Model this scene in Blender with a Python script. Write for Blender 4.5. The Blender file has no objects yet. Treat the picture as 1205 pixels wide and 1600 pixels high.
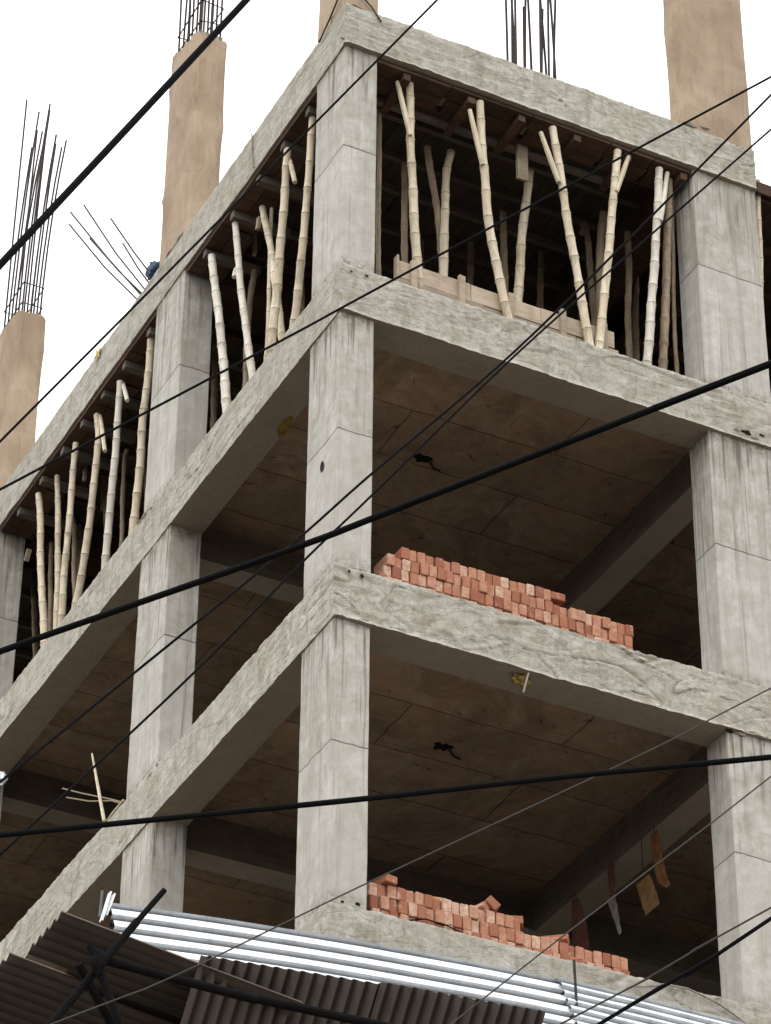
import bpy, math, random
from mathutils import Vector, Matrix, noise
random.seed(11)
S = bpy.context.scene
COL = S.collection
Z0 = 19.156                        # height of the second finished floor above the street

# ------------------------------------------------------------------ camera
F, YAW, PIT, ROL = 5048.0, 0.4649677, 0.618305934, 0.00947
CAM = Vector((-9.13819, -19.10142, -17.65631 + Z0))
fw = Vector((math.cos(PIT)*math.sin(YAW), math.cos(PIT)*math.cos(YAW), math.sin(PIT)))
_r = Vector((math.cos(YAW), -math.sin(YAW), 0)); _u = _r.cross(fw)
rt = math.cos(ROL)*_r + math.sin(ROL)*_u
up = -math.sin(ROL)*_r + math.cos(ROL)*_u
cam = bpy.data.cameras.new("camera"); co = bpy.data.objects.new("camera", cam); COL.objects.link(co)
M = Matrix((rt, up, -fw)).transposed().to_4x4(); M.translation = CAM
co.matrix_world = M
cam.sensor_fit = 'VERTICAL'; cam.sensor_height = 36; cam.lens = F/1600*36
cam.clip_end = 2000; cam.clip_start = .1
S.camera = co
def ray(u, v): return (u-602.5)/F*rt - (v-800)/F*up + fw
def at(u, v, ax, val):             # point of a real plane seen in that direction; z relative to the floor Z0
    d = ray(u, v); c = CAM.copy(); c.z -= Z0
    t = (val-c[ax])/d[ax]; return c + t*d
def at_depth(u, v, dep):
    c = CAM.copy(); c.z -= Z0; return c + dep*ray(u, v)
def X_at(u, y, z):                 # x on the line (.,y,z) seen at column u
    a = (u-602.5)/F; c = CAM.copy(); c.z -= Z0
    q = Vector((0, y, z))-c        # (q+x e).rt = a (q+x e).fw
    return (a*q.dot(fw)-q.dot(rt))/(rt.x-a*fw.x)
def Y_at(u, x, z):
    a = (u-602.5)/F; c = CAM.copy(); c.z -= Z0
    q = Vector((x, 0, z))-c
    return (a*q.dot(fw)-q.dot(rt))/(rt.y-a*fw.y)

# ------------------------------------------------------------------ materials
class NT:
    def __init__(s, name):
        s.m = bpy.data.materials.new(name); s.m.use_nodes = True
        s.t = s.m.node_tree; s.b = s.t.nodes['Principled BSDF']
    def n(s, typ, **kw):
        nd = s.t.nodes.new(typ)
        for k, v in kw.items():
            if k.startswith('_'): setattr(nd, k[1:], v); continue
            key = int(k[1:]) if k[0] == 'i' and k[1:].isdigit() else k.replace('__', ' ')
            s.put(nd.inputs[key], v)
        return nd
    def put(s, sock, v):
        if isinstance(v, bpy.types.NodeSocket): s.t.links.new(v, sock)
        elif isinstance(v, bpy.types.Node): s.t.links.new(v.outputs[0], sock)
        elif isinstance(v, tuple) and len(v) == 3 and sock.type == 'RGBA': sock.default_value = (*v, 1)
        else: sock.default_value = v
    def noise(s, vec, scale, detail=5, rough=.6, dist=0):
        return s.n('ShaderNodeTexNoise', Vector=vec, Scale=scale, Detail=detail, Roughness=rough, Distortion=dist).outputs[0]
    def ramp(s, fac, *st):
        r = s.t.nodes.new('ShaderNodeValToRGB'); s.put(r.inputs[0], fac); e = r.color_ramp.elements
        while len(e) < len(st): e.new(.5)
        for el, (p, c) in zip(e, st):
            el.position = p; el.color = (c, c, c, 1) if not isinstance(c, tuple) else (*c, 1)
        return r.outputs[0]
    def mix(s, fac, a, b, mode='MIX'):
        m = s.t.nodes.new('ShaderNodeMix'); m.data_type = 'RGBA'; m.blend_type = mode
        s.put(m.inputs[0], fac); s.put(m.inputs[6], a); s.put(m.inputs[7], b); return m.outputs[2]
    def math(s, op, a, b=0.0, c=None):
        m = s.t.nodes.new('ShaderNodeMath'); m.operation = op; s.put(m.inputs[0], a); s.put(m.inputs[1], b)
        if c is not None: s.put(m.inputs[2], c)
        return m.outputs[0]
    def scale(s, vec, sc):
        return s.n('ShaderNodeMapping', Vector=vec, Scale=sc).outputs[0]
    def obj(s): return s.n('ShaderNodeTexCoord').outputs['Object']
    def pos(s): return s.n('ShaderNodeNewGeometry').outputs['Position']
    def rnd(s): return s.n('ShaderNodeObjectInfo').outputs['Random']
    def bump(s, h, strength=.5, dist=.01, nrm=None):
        b = s.n('ShaderNodeBump', Height=h, Strength=strength, Distance=dist)
        if nrm is not None: s.put(b.inputs['Normal'], nrm)
        return b.outputs[0]
    def fin(s, col, rough=.9, nrm=None, metal=0, spec=.2):
        s.put(s.b.inputs['Base Color'], col); s.put(s.b.inputs['Roughness'], rough)
        s.put(s.b.inputs['Metallic'], metal); s.put(s.b.inputs['Specular IOR Level'], spec)
        if nrm is not None: s.put(s.b.inputs['Normal'], nrm)
        return s.m

def concrete(name, base, kind):
    t = NT(name); p = t.pos(); rn = t.rnd()
    o0 = t.obj(); o = t.n('ShaderNodeVectorMath', _operation='ADD', i0=o0, i1=t.n('ShaderNodeCombineXYZ', X=t.math('MULTIPLY', rn, 37.0), Y=t.math('MULTIPLY', rn, 19.0)).outputs[0]).outputs[0]
    big = t.noise(p, 1.3, 4, .6, .5); mid = t.noise(p, 7, 6, .7, .4); fine = t.noise(p, 60, 4, .7)
    c = t.mix(t.ramp(big, (.3, 0), (.7, 1)), tuple(x*.80 for x in base), tuple(x*1.1 for x in base))
    c = t.mix(t.ramp(mid, (.35, 1), (.62, 0)), c, (base[0]*.72, base[1]*.69, base[2]*.62), 'MIX')
    h = t.math('ADD', t.math('MULTIPLY', mid, .6), t.math('MULTIPLY', fine, .25))
    if kind == 'column':
        sx = t.n('ShaderNodeSeparateXYZ', Vector=o0)
        # shutter board marks: long vertical grain
        g = t.noise(t.scale(o, (16, 16, .35)), 1, 4, .65)
        sk = t.math('ADD', t.math('MULTIPLY', t.ramp(t.math('FRACT', t.math('MULTIPLY', rn, 7.3)), (.1, 0), (.9, 1)), .6), .42)
        c = t.mix(t.math('MULTIPLY', sk, t.ramp(g, (.36, .75), (.5, 0))), c, (base[0]*.56, base[1]*.54, base[2]*.49))
        g2 = t.noise(t.scale(o, (30, 30, .45)), 1, 3, .6)
        c = t.mix(t.math('MULTIPLY', sk, t.ramp(g2, (.33, .85), (.41, 0))), c, (base[0]*.26, base[1]*.24, base[2]*.2))
        pt = t.noise(t.scale(o, (3.2, 3.2, 1.1)), 1, 5, .7, .8)
        c = t.mix(t.ramp(pt, (.50, 0), (.68, .7)), c, (base[0]*.55, base[1]*.51, base[2]*.44))
        c = t.mix(t.ramp(pt, (.28, .5), (.42, 0)), c, (base[0]*1.2, base[1]*1.2, base[2]*1.2))
        # black run-off streaks below the beams
        st = t.noise(t.scale(o, (22, 22, 1.3)), 1, 3, .5)
        hi = t.ramp(t.math('DIVIDE', sx.outputs[2], 2.6), (.66, 0), (.9, 1))
        c = t.mix(t.math('MULTIPLY', t.ramp(st, (.52, 0), (.66, .7)), hi), c, (.08, .07, .055))
        # pour seam
        w = t.math('ADD', sx.outputs[2], t.math('MULTIPLY', t.noise(t.scale(p, (4, 4, 4)), 1, 3), .05))
        w = t.math('ADD', w, t.math('MULTIPLY', t.math('SUBTRACT', rn, .5), .07)); d = t.math('ABSOLUTE', t.math('SUBTRACT', w, 1.405))
        seam = t.math('LESS_THAN', d, .0065)
        c = t.mix(t.math('MULTIPLY', seam, .85), c, (.07, .06, .045))
        lower = t.math('LESS_THAN', w, 1.405)
        c = t.mix(t.math('MULTIPLY', lower, .22), c, (base[0]*1.12, base[1]*1.12, base[2]*1.13))
        # yellowish moss at the top
        ms = t.math('MULTIPLY', t.ramp(t.noise(p, 5, 5, .7), (.5, 0), (.7, .55)), t.ramp(t.math('DIVIDE', sx.outputs[2], 2.6), (.85, 0), (1, 1)))
        c = t.mix(ms, c, (.20, .16, .07))
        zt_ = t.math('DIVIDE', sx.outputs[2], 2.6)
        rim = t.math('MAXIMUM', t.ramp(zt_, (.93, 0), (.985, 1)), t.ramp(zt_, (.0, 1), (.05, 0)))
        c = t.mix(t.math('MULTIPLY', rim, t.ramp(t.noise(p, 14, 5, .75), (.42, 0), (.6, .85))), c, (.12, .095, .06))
        h = t.math('ADD', h, t.math('MULTIPLY', g, .8)); h = t.math('SUBTRACT', h, t.math('MULTIPLY', seam, 1.5))
        n = t.bump(h, .55, .012)
    elif kind == 'edge':
        cr = t.noise(t.scale(p, (1.0, 1.0, 2.6)), 1.9, 2.5, .5, 2.2)
        rid = t.math('ABSOLUTE', t.math('SUBTRACT', cr, .5))
        fold = t.ramp(rid, (0, 1), (.016, 0))
        c = t.mix(t.math('MULTIPLY', fold, .30), c, (base[0]*.42, base[1]*.38, base[2]*.3))  # crease shade painted as thin dark lines
        ms = t.ramp(t.noise(p, 2.6, 6, .75, .8), (.52, 0), (.72, .6))
        c = t.mix(ms, c, (.25, .21, .12))
        dk = t.ramp(t.noise(t.scale(p, (6, 6, 3)), 2.2, 5, .7), (.63, 0), (.74, .75))
        c = t.mix(dk, c, (.09, .075, .05)); d2 = t.ramp(t.noise(t.scale(p, (1.2, 1.2, 2.4)), 1.5, 6, .75, 1.2), (.54, 0), (.70, .6)); c = t.mix(d2, c, (.20, .17, .125))
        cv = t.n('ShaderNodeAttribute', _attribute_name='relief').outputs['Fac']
        c = t.mix(t.ramp(cv, (.05, .95), (.46, 0)), c, (base[0]*.40, base[1]*.36, base[2]*.29))  # shade in the creases painted into the colour by relief
        c = t.mix(t.ramp(cv, (.55, 0), (.95, .45)), c, (base[0]*1.3, base[1]*1.3, base[2]*1.28))  # light on the ridges painted in likewise
        gr = t.noise(p, 38, 6, .8); c = t.mix(t.ramp(gr, (.38, .55), (.55, 0)), c, (base[0]*.55, base[1]*.52, base[2]*.46))
        vs = t.noise(t.scale(p, (7, 7, 1.6)), 1.4, 5, .7, .4); c = t.mix(t.ramp(vs, (.50, 0), (.66, .55)), c, (base[0]*.45, base[1]*.41, base[2]*.34))
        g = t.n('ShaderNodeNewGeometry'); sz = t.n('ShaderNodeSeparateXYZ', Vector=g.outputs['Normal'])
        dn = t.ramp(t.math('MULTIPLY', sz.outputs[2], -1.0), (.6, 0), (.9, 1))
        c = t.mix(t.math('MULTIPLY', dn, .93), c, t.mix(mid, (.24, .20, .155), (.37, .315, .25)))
        h = t.math('ADD', h, t.math('MULTIPLY', cr, 1.5)); h = t.math('SUBTRACT', h, t.math('MULTIPLY', fold, .5))
        n = t.bump(h, .6, .015)
    elif kind == 'soffit':
        wv = t.n('ShaderNodeVectorMath', _operation='ADD', i0=p, i1=t.scale(t.n('ShaderNodeTexNoise', Vector=p, Scale=2.5, Detail=3).outputs['Color'], (.07, .07, .0))).outputs[0]
        br = t.t.nodes.new('ShaderNodeTexBrick'); t.put(br.inputs['Vector'], wv)
        t.put(br.inputs['Scale'], 1.0); br.inputs['Brick Width'].default_value = 2.9; br.inputs['Row Height'].default_value = .72
        br.inputs['Mortar Size'].default_value = .008; br.inputs['Mortar Smooth'].default_value = .3
        t.put(br.inputs['Color1'], (1, 1, 1)); t.put(br.inputs['Color2'], (.78, .78, .78)); t.put(br.inputs['Mortar'], (.22, .19, .16))
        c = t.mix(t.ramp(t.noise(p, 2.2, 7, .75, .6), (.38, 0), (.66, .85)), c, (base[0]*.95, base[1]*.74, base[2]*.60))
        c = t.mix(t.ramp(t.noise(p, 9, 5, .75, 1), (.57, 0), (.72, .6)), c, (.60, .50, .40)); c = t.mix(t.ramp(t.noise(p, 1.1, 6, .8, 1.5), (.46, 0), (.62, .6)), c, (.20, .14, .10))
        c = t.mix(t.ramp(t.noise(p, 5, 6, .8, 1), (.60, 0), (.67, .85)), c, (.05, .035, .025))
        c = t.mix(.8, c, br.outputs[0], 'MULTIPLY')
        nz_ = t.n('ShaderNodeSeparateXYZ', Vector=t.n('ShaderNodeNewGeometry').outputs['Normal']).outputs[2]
        c = t.mix(t.math('GREATER_THAN', nz_, .5), c, (.06, .05, .042))  # upper faces darkened to cut light bounced onto the ceilings
        n = t.bump(h, .5, .01)
    else:
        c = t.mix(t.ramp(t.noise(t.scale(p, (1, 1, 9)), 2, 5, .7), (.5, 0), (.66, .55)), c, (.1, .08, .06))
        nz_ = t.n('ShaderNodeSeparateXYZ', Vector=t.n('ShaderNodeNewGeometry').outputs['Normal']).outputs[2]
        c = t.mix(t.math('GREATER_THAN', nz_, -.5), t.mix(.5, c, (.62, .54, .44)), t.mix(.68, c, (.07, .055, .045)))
        n = t.bump(h, .5, .01)
    return t.fin(c, .93, n, spec=.15)

CB = (.46, .425, .375)
m_col = concrete('column_concrete', (.515, .49, .45), 'column')
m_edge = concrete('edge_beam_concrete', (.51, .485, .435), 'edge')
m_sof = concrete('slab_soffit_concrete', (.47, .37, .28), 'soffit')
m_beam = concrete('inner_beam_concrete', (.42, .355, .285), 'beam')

def mk_burlap():
    t = NT('wet_burlap'); p = t.pos()
    b = t.noise(p, 1.6, 5, .6, .6); v = t.noise(t.scale(p, (9, 9, 1.2)), 1, 5, .65)
    c = t.mix(t.ramp(b, (.35, 0), (.65, 1)), (.34, .255, .18), (.47, .365, .265))
    c = t.mix(t.ramp(v, (.35, .35), (.55, 0)), c, (.29, .205, .14))
    st = t.noise(t.scale(p, (3, 3, 1.3)), 1.6, 6, .75, .9)
    c = t.mix(t.ramp(st, (.55, 0), (.75, .5)), c, (.23, .165, .115))
    fl = t.ramp(t.math('ABSOLUTE', t.math('SUBTRACT', t.noise(t.scale(p, (2.2, 2.2, .55)), 1.5, 2, .5, .8), .5)), (0, .3), (.006, 0)); c = t.mix(fl, c, (.15, .085, .055))  # fold shadows painted as thin dark lines
    wv = t.noise(p, 160, 2, .5)
    return t.fin(c, 1, t.bump(t.math('ADD', v, t.math('MULTIPLY', wv, .5)), .5, .02), spec=.05)
m_burlap = mk_burlap()

def mk_bamboo(name, c1, c2, nodes=True):
    t = NT(name); o = t.obj(); r = t.rnd()
    dr = t.noise(t.scale(t.pos(), (2, 2, 1.2)), 2.5, 6, .75, .6)
    a = t.noise(t.scale(o, (9, 9, 2.2)), 1.5, 5, .7); f = t.noise(t.scale(o, (60, 60, 3)), 1, 3, .6)
    c = t.mix(t.ramp(a, (.35, 0), (.65, 1)), c1, c2)
    c = t.mix(t.ramp(f, (.3, .6), (.45, 0)), c, tuple(x*.55 for x in c1))
    c = t.mix(t.math('MULTIPLY', r, .35), c, tuple(x*.62 for x in c1))
    c = t.mix(t.ramp(dr, (.50, 0), (.68, .7)), c, tuple(x*.5 for x in c1))
    return t.fin(c, .62, t.bump(f, .3, .004), spec=.35)
m_bam = mk_bamboo('pale_bamboo', (.54, .43, .29), (.74, .65, .50))
m_bamw = mk_bamboo('peeled_bamboo', (.60, .53, .44), (.80, .74, .64))
m_bamd = mk_bamboo('brown_or_shaded_bamboo', (.20, .14, .09), (.34, .26, .17))  # brown props, and shade painted into those standing in the dark
m_node = mk_bamboo('bamboo_node', (.20, .14, .08), (.32, .24, .15))

def mk_wood(name, c1, c2, ax=0, rough=.85):
    t = NT(name); o = t.obj(); r = t.rnd()
    sc = [26, 26, 26]; sc[ax] = 1.6
    g = t.noise(t.scale(o, tuple(sc)), 1, 6, .7, .6); b = t.noise(o, 3.5, 4, .6)
    c = t.mix(t.ramp(g, (.3, 0), (.7, 1)), c1, c2)
    c = t.mix(t.ramp(b, (.5, 0), (.7, .5)), c, tuple(x*.4 for x in c1))
    c = t.mix(t.math('MULTIPLY', r, .55), c, tuple(x*.45 for x in c1))
    return t.fin(c, rough, t.bump(g, .5, .006), spec=.2)
m_wdk = mk_wood('reddish_shuttering_timber', (.07, .040, .028), (.15, .088, .058), 0)
m_wdy = mk_wood('brown_shuttering_timber', (.045, .034, .027), (.10, .077, .06), 1)
m_wgr = mk_wood('grey_shuttering_timber', (.09, .074, .06), (.20, .165, .13), 0)
m_wlt = mk_wood('pale_board_timber', (.36, .28, .20), (.56, .46, .35), 0)

def mk_brick():
    t = NT('fired_clay'); p = t.pos(); r = t.rnd()
    c = t.ramp(r, (0, (.26, .095, .055)), (.3, (.41, .18, .105)), (.65, (.53, .29, .19)), (1, (.66, .47, .35)))
    n1 = t.noise(p, 22, 6, .75)
    c = t.mix(t.ramp(n1, (.4, .6), (.6, 0)), c, (.30, .12, .08))
    c = t.mix(t.ramp(t.noise(p, 9, 4, .7), (.58, 0), (.72, .6)), c, (.66, .50, .40))
    return t.fin(c, .95, t.bump(n1, .7, .008), spec=.1)
m_brick = mk_brick()

def plain(name, c, rough=.8, metal=0, var=.3, sc=8, spec=.3, bmp=.3):
    t = NT(name); p = t.pos(); n1 = t.noise(p, sc, 5, .7)
    cc = t.mix(t.ramp(n1, (.35, 1), (.65, 0)), c, tuple(x*(1-var) for x in c))
    return t.fin(cc, rough, t.bump(n1, bmp, .006), metal, spec)
m_rebar = plain('rusty_steel', (.055, .042, .036), .8, 0, .5, 30)
m_rebg = plain('bright_steel_rod', (.17, .165, .16), .7, .2, .4, 30)
m_cable = plain('black_cable_sheath', (.008, .008, .009), .8, 0, .2, 20, .03, .05)
m_cabg = plain('grey_wire_sheath', (.075, .07, .066), .8, 0, .2, 20, .05, .05)
m_hole = plain('shadow_black', (.012, .009, .007), 1, 0, .1)
m_steel = plain('black_painted_steel', (.010, .009, .009), .85, 0, .3, 12, .03)
m_blue = plain('blue_plastic', (.012, .05, .11), .45, 0, .6, 25, .4, .8)
m_yel = plain('dry_yellow_leaf', (.62, .50, .17), .8, 0, .4, 30)
m_rust = plain('faded_orange_cloth', (.30, .13, .05), .95, 0, .45, 14)
m_redc = plain('dusty_red_cloth', (.19, .07, .048), .95, 0, .45, 14)
m_ochre = plain('ochre_board', (.34, .19, .075), .85, 0, .45, 12)
m_plast = plain('dusty_pale_plastic', (.36, .32, .28), .6, 0, .5, 12)
m_twig = plain('dry_twig', (.30, .24, .16), .9, 0, .3, 20)
m_yst = plain('yellow_foam', (.30, .20, .05), .95, 0, .55, 18)

def mk_tin(name, c, rough, metal, rust):
    t = NT(name); p = t.pos(); n1 = t.noise(p, 3, 6, .7, .5); n2 = t.noise(p, 14, 5, .7)
    cc = t.mix(t.ramp(n1, (.4, 0), (.7, .6)), c, tuple(x*.6 for x in c))
    cc = t.mix(t.ramp(n2, (.55, 0), (.72, rust)), cc, (.16, .09, .05)); cc = t.mix(t.ramp(t.noise(t.scale(p, (6, 6, 1)), 2.2, 6, .8), (.52, 0), (.75, .55)), cc, tuple(x*.35 for x in c))
    rl = t.n('ShaderNodeAttribute', _attribute_name='relief').outputs['Fac']; cc = t.mix(t.ramp(rl, (.25, 0), (.9, .96)) if 'galv' in name else t.ramp(rl, (.45, 0), (.95, .92)), cc, (.03, .03, .032) if 'galv' in name else (.012, .010, .009))  # shade in the grooves painted dark by relief
    return t.fin(cc, t.ramp(n2, (.2, rough*.8), (.8, min(1, rough*1.25))), t.bump(n1, .15, .01), metal, .5)
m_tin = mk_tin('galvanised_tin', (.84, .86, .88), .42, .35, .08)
m_tind = mk_tin('weathered_tin', (.095, .073, .060), .9, 0, .3)
m_ground = plain('packed_street_dirt', (.24, .21, .175), .95, 0, .4, 1.5)
def mk_ground():
    t = NT('street_ground'); p = t.pos(); sx = t.n('ShaderNodeSeparateXYZ', Vector=p)
    n1 = t.noise(p, .35, 6, .7); n2 = t.noise(p, 3, 6, .7)
    d = t.n('ShaderNodeVectorMath', _operation='LENGTH', i0=t.n('ShaderNodeCombineXYZ', X=t.math('SUBTRACT', sx.outputs[0], 4.0), Y=t.math('SUBTRACT', sx.outputs[1], 4.0)).outputs[0]).outputs['Value']
    f = t.ramp(t.math('DIVIDE', t.math('ADD', d, t.math('MULTIPLY', n1, 5.0)), 40.0), (.40, 0), (.58, 1))
    c = t.mix(f, (.42, .36, .29), (.055, .05, .042)); c = t.mix(t.ramp(n2, (.4, .5), (.6, 0)), c, (.07, .06, .05))  # near ground paled, far ground darkened, to grade light on the ceilings
    return t.fin(c, .95, t.bump(n2, .5, .03))
m_ground = mk_ground()
m_road = plain('asphalt', (.055, .053, .05), .9, 0, .3, 4)

# ------------------------------------------------------------------ mesh helpers
class MB:
    def __init__(s): s.v = []; s.f = []
    def box(s, x0, x1, y0, y1, z0, z1, j=0):
        b = len(s.v)
        for z in (z0, z1):
            for x, y in ((x0, y0), (x1, y0), (x1, y1), (x0, y1)):
                s.v.append(Vector((x+random.uniform(-j, j), y+random.uniform(-j, j), z+random.uniform(-j, j))))
        s.f += [tuple(b+i for i in q) for q in ((3, 2, 1, 0), (4, 5, 6, 7), (0, 1, 5, 4), (1, 2, 6, 5), (2, 3, 7, 6), (3, 0, 4, 7))]
        return s
    def bar(s, a, b, w, h, upv=(0, 0, 1)):     # rectangular bar between two points
        a, b = Vector(a), Vector(b); d = (b-a).normalized(); u = Vector(upv)
        if abs(d.dot(u)) > .95: u = Vector((1, 0, 0))
        r = d.cross(u).normalized(); u = r.cross(d)
        k = len(s.v)
        for p in (a, b):
            for i, j in ((-1, -1), (1, -1), (1, 1), (-1, 1)): s.v.append(p+r*w/2*i+u*h/2*j)
        s.f += [tuple(k+i for i in q) for q in ((3, 2, 1, 0), (4, 5, 6, 7), (0, 1, 5, 4), (1, 2, 6, 5), (2, 3, 7, 6), (3, 0, 4, 7))]
        return s
    def tube(s, pts, rad, n=8):
        pts = [Vector(p) for p in pts]
        if not isinstance(rad, (list, tuple)): rad = [rad]*len(pts)
        k = len(s.v); pr = None
        for i, p in enumerate(pts):
            d = (pts[min(i+1, len(pts)-1)]-pts[max(i-1, 0)]).normalized()
            if pr is None:
                pr = d.orthogonal().normalized()
            pr = (pr-d*pr.dot(d)).normalized(); q = d.cross(pr)
            for j in range(n):
                a = 2*math.pi*j/n; s.v.append(p+(pr*math.cos(a)+q*math.sin(a))*rad[i])
        for i in range(len(pts)-1):
            for j in range(n):
                s.f.append((k+i*n+j, k+i*n+(j+1) % n, k+(i+1)*n+(j+1) % n, k+(i+1)*n+j))
        s.f.append(tuple(k+j for j in reversed(range(n)))); s.f.append(tuple(k+(len(pts)-1)*n+j for j in range(n)))
        return s
    def grid(s, fn, nu, nv):
        k = len(s.v)
        for i in range(nu+1):
            for j in range(nv+1): s.v.append(Vector(fn(i/nu, j/nv)))
        for i in range(nu):
            for j in range(nv):
                a = k+i*(nv+1)+j; s.f.append((a, a+nv+1, a+nv+2, a+1))
        return s
    def build(s, name, mat, parent=None, origin=None, smooth=False, label=None, solid=0):
        o_ = Vector(origin) if origin is not None else (Vector(parent.get('_o', (0, 0, 0))) if parent else Vector((0, 0, 0)))
        me = bpy.data.meshes.new(name); me.from_pydata([tuple(v-o_) for v in s.v], [], s.f); me.validate(); me.update()
        me.materials.append(mat)
        if smooth:
            for p in me.polygons: p.use_smooth = True
            me.set_sharp_from_angle(angle=math.radians(42))
        if getattr(s, 'rel', None):
            at_ = me.attributes.new('relief', 'FLOAT', 'POINT'); at_.data.foreach_set('value', s.rel)
        ob = bpy.data.objects.new(name, me); COL.objects.link(ob)
        if parent:
            ob.parent = parent; po = Vector(WO[parent.name])
            ob.location = (o_-po)
        else: ob.location = (o_.x, o_.y, o_.z+Z0)
        WO[ob.name] = tuple(o_)
        if solid:
            md = ob.modifiers.new('thickness', 'SOLIDIFY'); md.thickness = solid
        if label: ob['label'] = label
        return ob
WO = {}
def tag(o, label, cat, group=None, kind=None):
    o['label'] = label; o['category'] = cat
    if group: o['group'] = group
    if kind: o['kind'] = kind
    return o
def thing(name, loc, label, cat, group=None):
    o = bpy.data.objects.new(name, None); COL.objects.link(o)
    o.location = (loc[0], loc[1], loc[2]+Z0); WO[o.name] = tuple(loc)
    return tag(o, label, cat, group)
def fin(mb, name, mat, parent, **k):       # origin at parent's origin unless told
    if 'origin' not in k and parent is not None: k['origin'] = WO[parent.name]
    return mb.build(name, mat, parent, **k)

def lump(c, r, sd, sq=(1, 1, 1), n=10, amp=.35):
    mb = MB(); c = Vector(c)
    def fn(a, b):
        th, ph = a*math.pi, b*2*math.pi
        d = Vector((math.sin(th)*math.cos(ph), math.sin(th)*math.sin(ph), math.cos(th)))
        k = 1+amp*noise.noise(d*1.9+Vector((sd, 0, 0)))+amp*.5*noise.noise(d*5+Vector((sd, 3, 0)))
        return c+Vector((d.x*sq[0], d.y*sq[1], d.z*sq[2]))*r*k
    mb.grid(fn, n, n*2); return mb
def loop_profile(x0, x1, y0, y1, step, ch):
    """closed outline of a rectangle with small chamfers, sampled"""
    c = [(x0+ch, y0), (x1-ch, y0), (x1, y0+ch), (x1, y1-ch), (x1-ch, y1), (x0+ch, y1), (x0, y1-ch), (x0, y0+ch)]
    nr = [(0, -1), (0, -1), (1, 0), (1, 0), (0, 1), (0, 1), (-1, 0), (-1, 0)]
    out = []
    for i in range(8):
        a, b = c[i], c[(i+1) % 8]; L = math.dist(a, b); n = max(1, round(L/step)) if i % 2 == 0 else 1
        for k in range(n):
            f = k/n
            nn = nr[i] if i % 2 == 0 and k > 0 else tuple((nr[i][q]+nr[(i+1) % 8][q])/1.6 if i % 2 else nr[i][q] for q in (0, 1))
            out.append((a[0]+(b[0]-a[0])*f, a[1]+(b[1]-a[1])*f, *nn))
    return out
def rough_col(x0, x1, y0, y1, z0, z1, amp=.003, step=.06, zs=.08, ch=.008, fn=None):
    mb = MB(); pf = loop_profile(x0, x1, y0, y1, step, ch); n = len(pf); nz = max(1, round((z1-z0)/zs))
    for i in range(nz+1):
        z = z0+(z1-z0)*i/nz
        for (x, y, nx, ny) in pf:
            d = amp*noise.noise(Vector((x*5, y*5, z*3)))+amp*.7*noise.noise(Vector((x*21, y*21, z*11)))
            zz = z
            if fn: d, zz = fn(x, y, z, nx, ny, d)
            mb.v.append(Vector((x+nx*d, y+ny*d, zz)))
    for i in range(nz):
        for j in range(n):
            mb.f.append((i*n+j, i*n+(j+1) % n, (i+1)*n+(j+1) % n, (i+1)*n+j))
    mb.f.append(tuple(reversed(range(n)))); mb.f.append(tuple(nz*n+j for j in range(n)))
    return mb

# ------------------------------------------------------------------ the frame of the building
R, WR, DR = 3.625, .70, .331
L, WL, DL = 3.532, .686, .319
W0X, W0Y = .321, .586
R2, R3 = 8.1, 12.6
L2, L3 = 8.494, 13.2
LV = [('T', 3.052, 2.536), ('B', 0., -.516), ('C', -3.1, -3.612), ('D', -6.135, -6.65), ('E', -9.2, -9.72), ('F', -12.3, -12.8), ('G', -15.4, -15.9)]
xs = [(0, W0X), (R, R+WR), (R2, R2+WR), (R3, R3+WR)]
ys = [(0, W0Y), (L, L+WL), (L2, L2+WL), (L3, L3+WL)]
XM, YM = R3+WR, L3+WL
building = thing('unfinished_building', (0, 0, -Z0), 'unfinished grey concrete frame building with open floors, standing over the street', 'building')

def foot(i, j):
    if i == 0 and j == 0: return (0, W0X, 0, W0Y)
    if i == 0: return (0, DL, *ys[j])
    if j == 0: return (*xs[i], 0, DR)
    return (*xs[i], ys[j][0]+.30, ys[j][0]+.68)
for li in range(len(LV)-1):
    zt, zb = LV[li][2], LV[li+1][1]
    for i in range(4):
        for j in range(4):
            if li > 3 and (i > 1 or j > 1): continue
            f = foot(i, j); vis = (i == 0 or j == 0) and li < 4
            mb = rough_col(*f, zb-.02, zt+.02, .0035, .06 if vis else .4, .07 if vis else 1.2)
            mb.build('column', m_col, building, origin=(f[0], f[2], zb))
# long hidden lower columns down to the ground
for i in range(4):
    for j in range(4):
        f = foot(i, j); z = LV[-1][2]+.02 if (i < 2 and j < 2) else LV[4][2]+.02
        MB().box(*f, -Z0-.5, z).build('column', m_col, building, origin=(f[0], f[2], -Z0))

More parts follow.
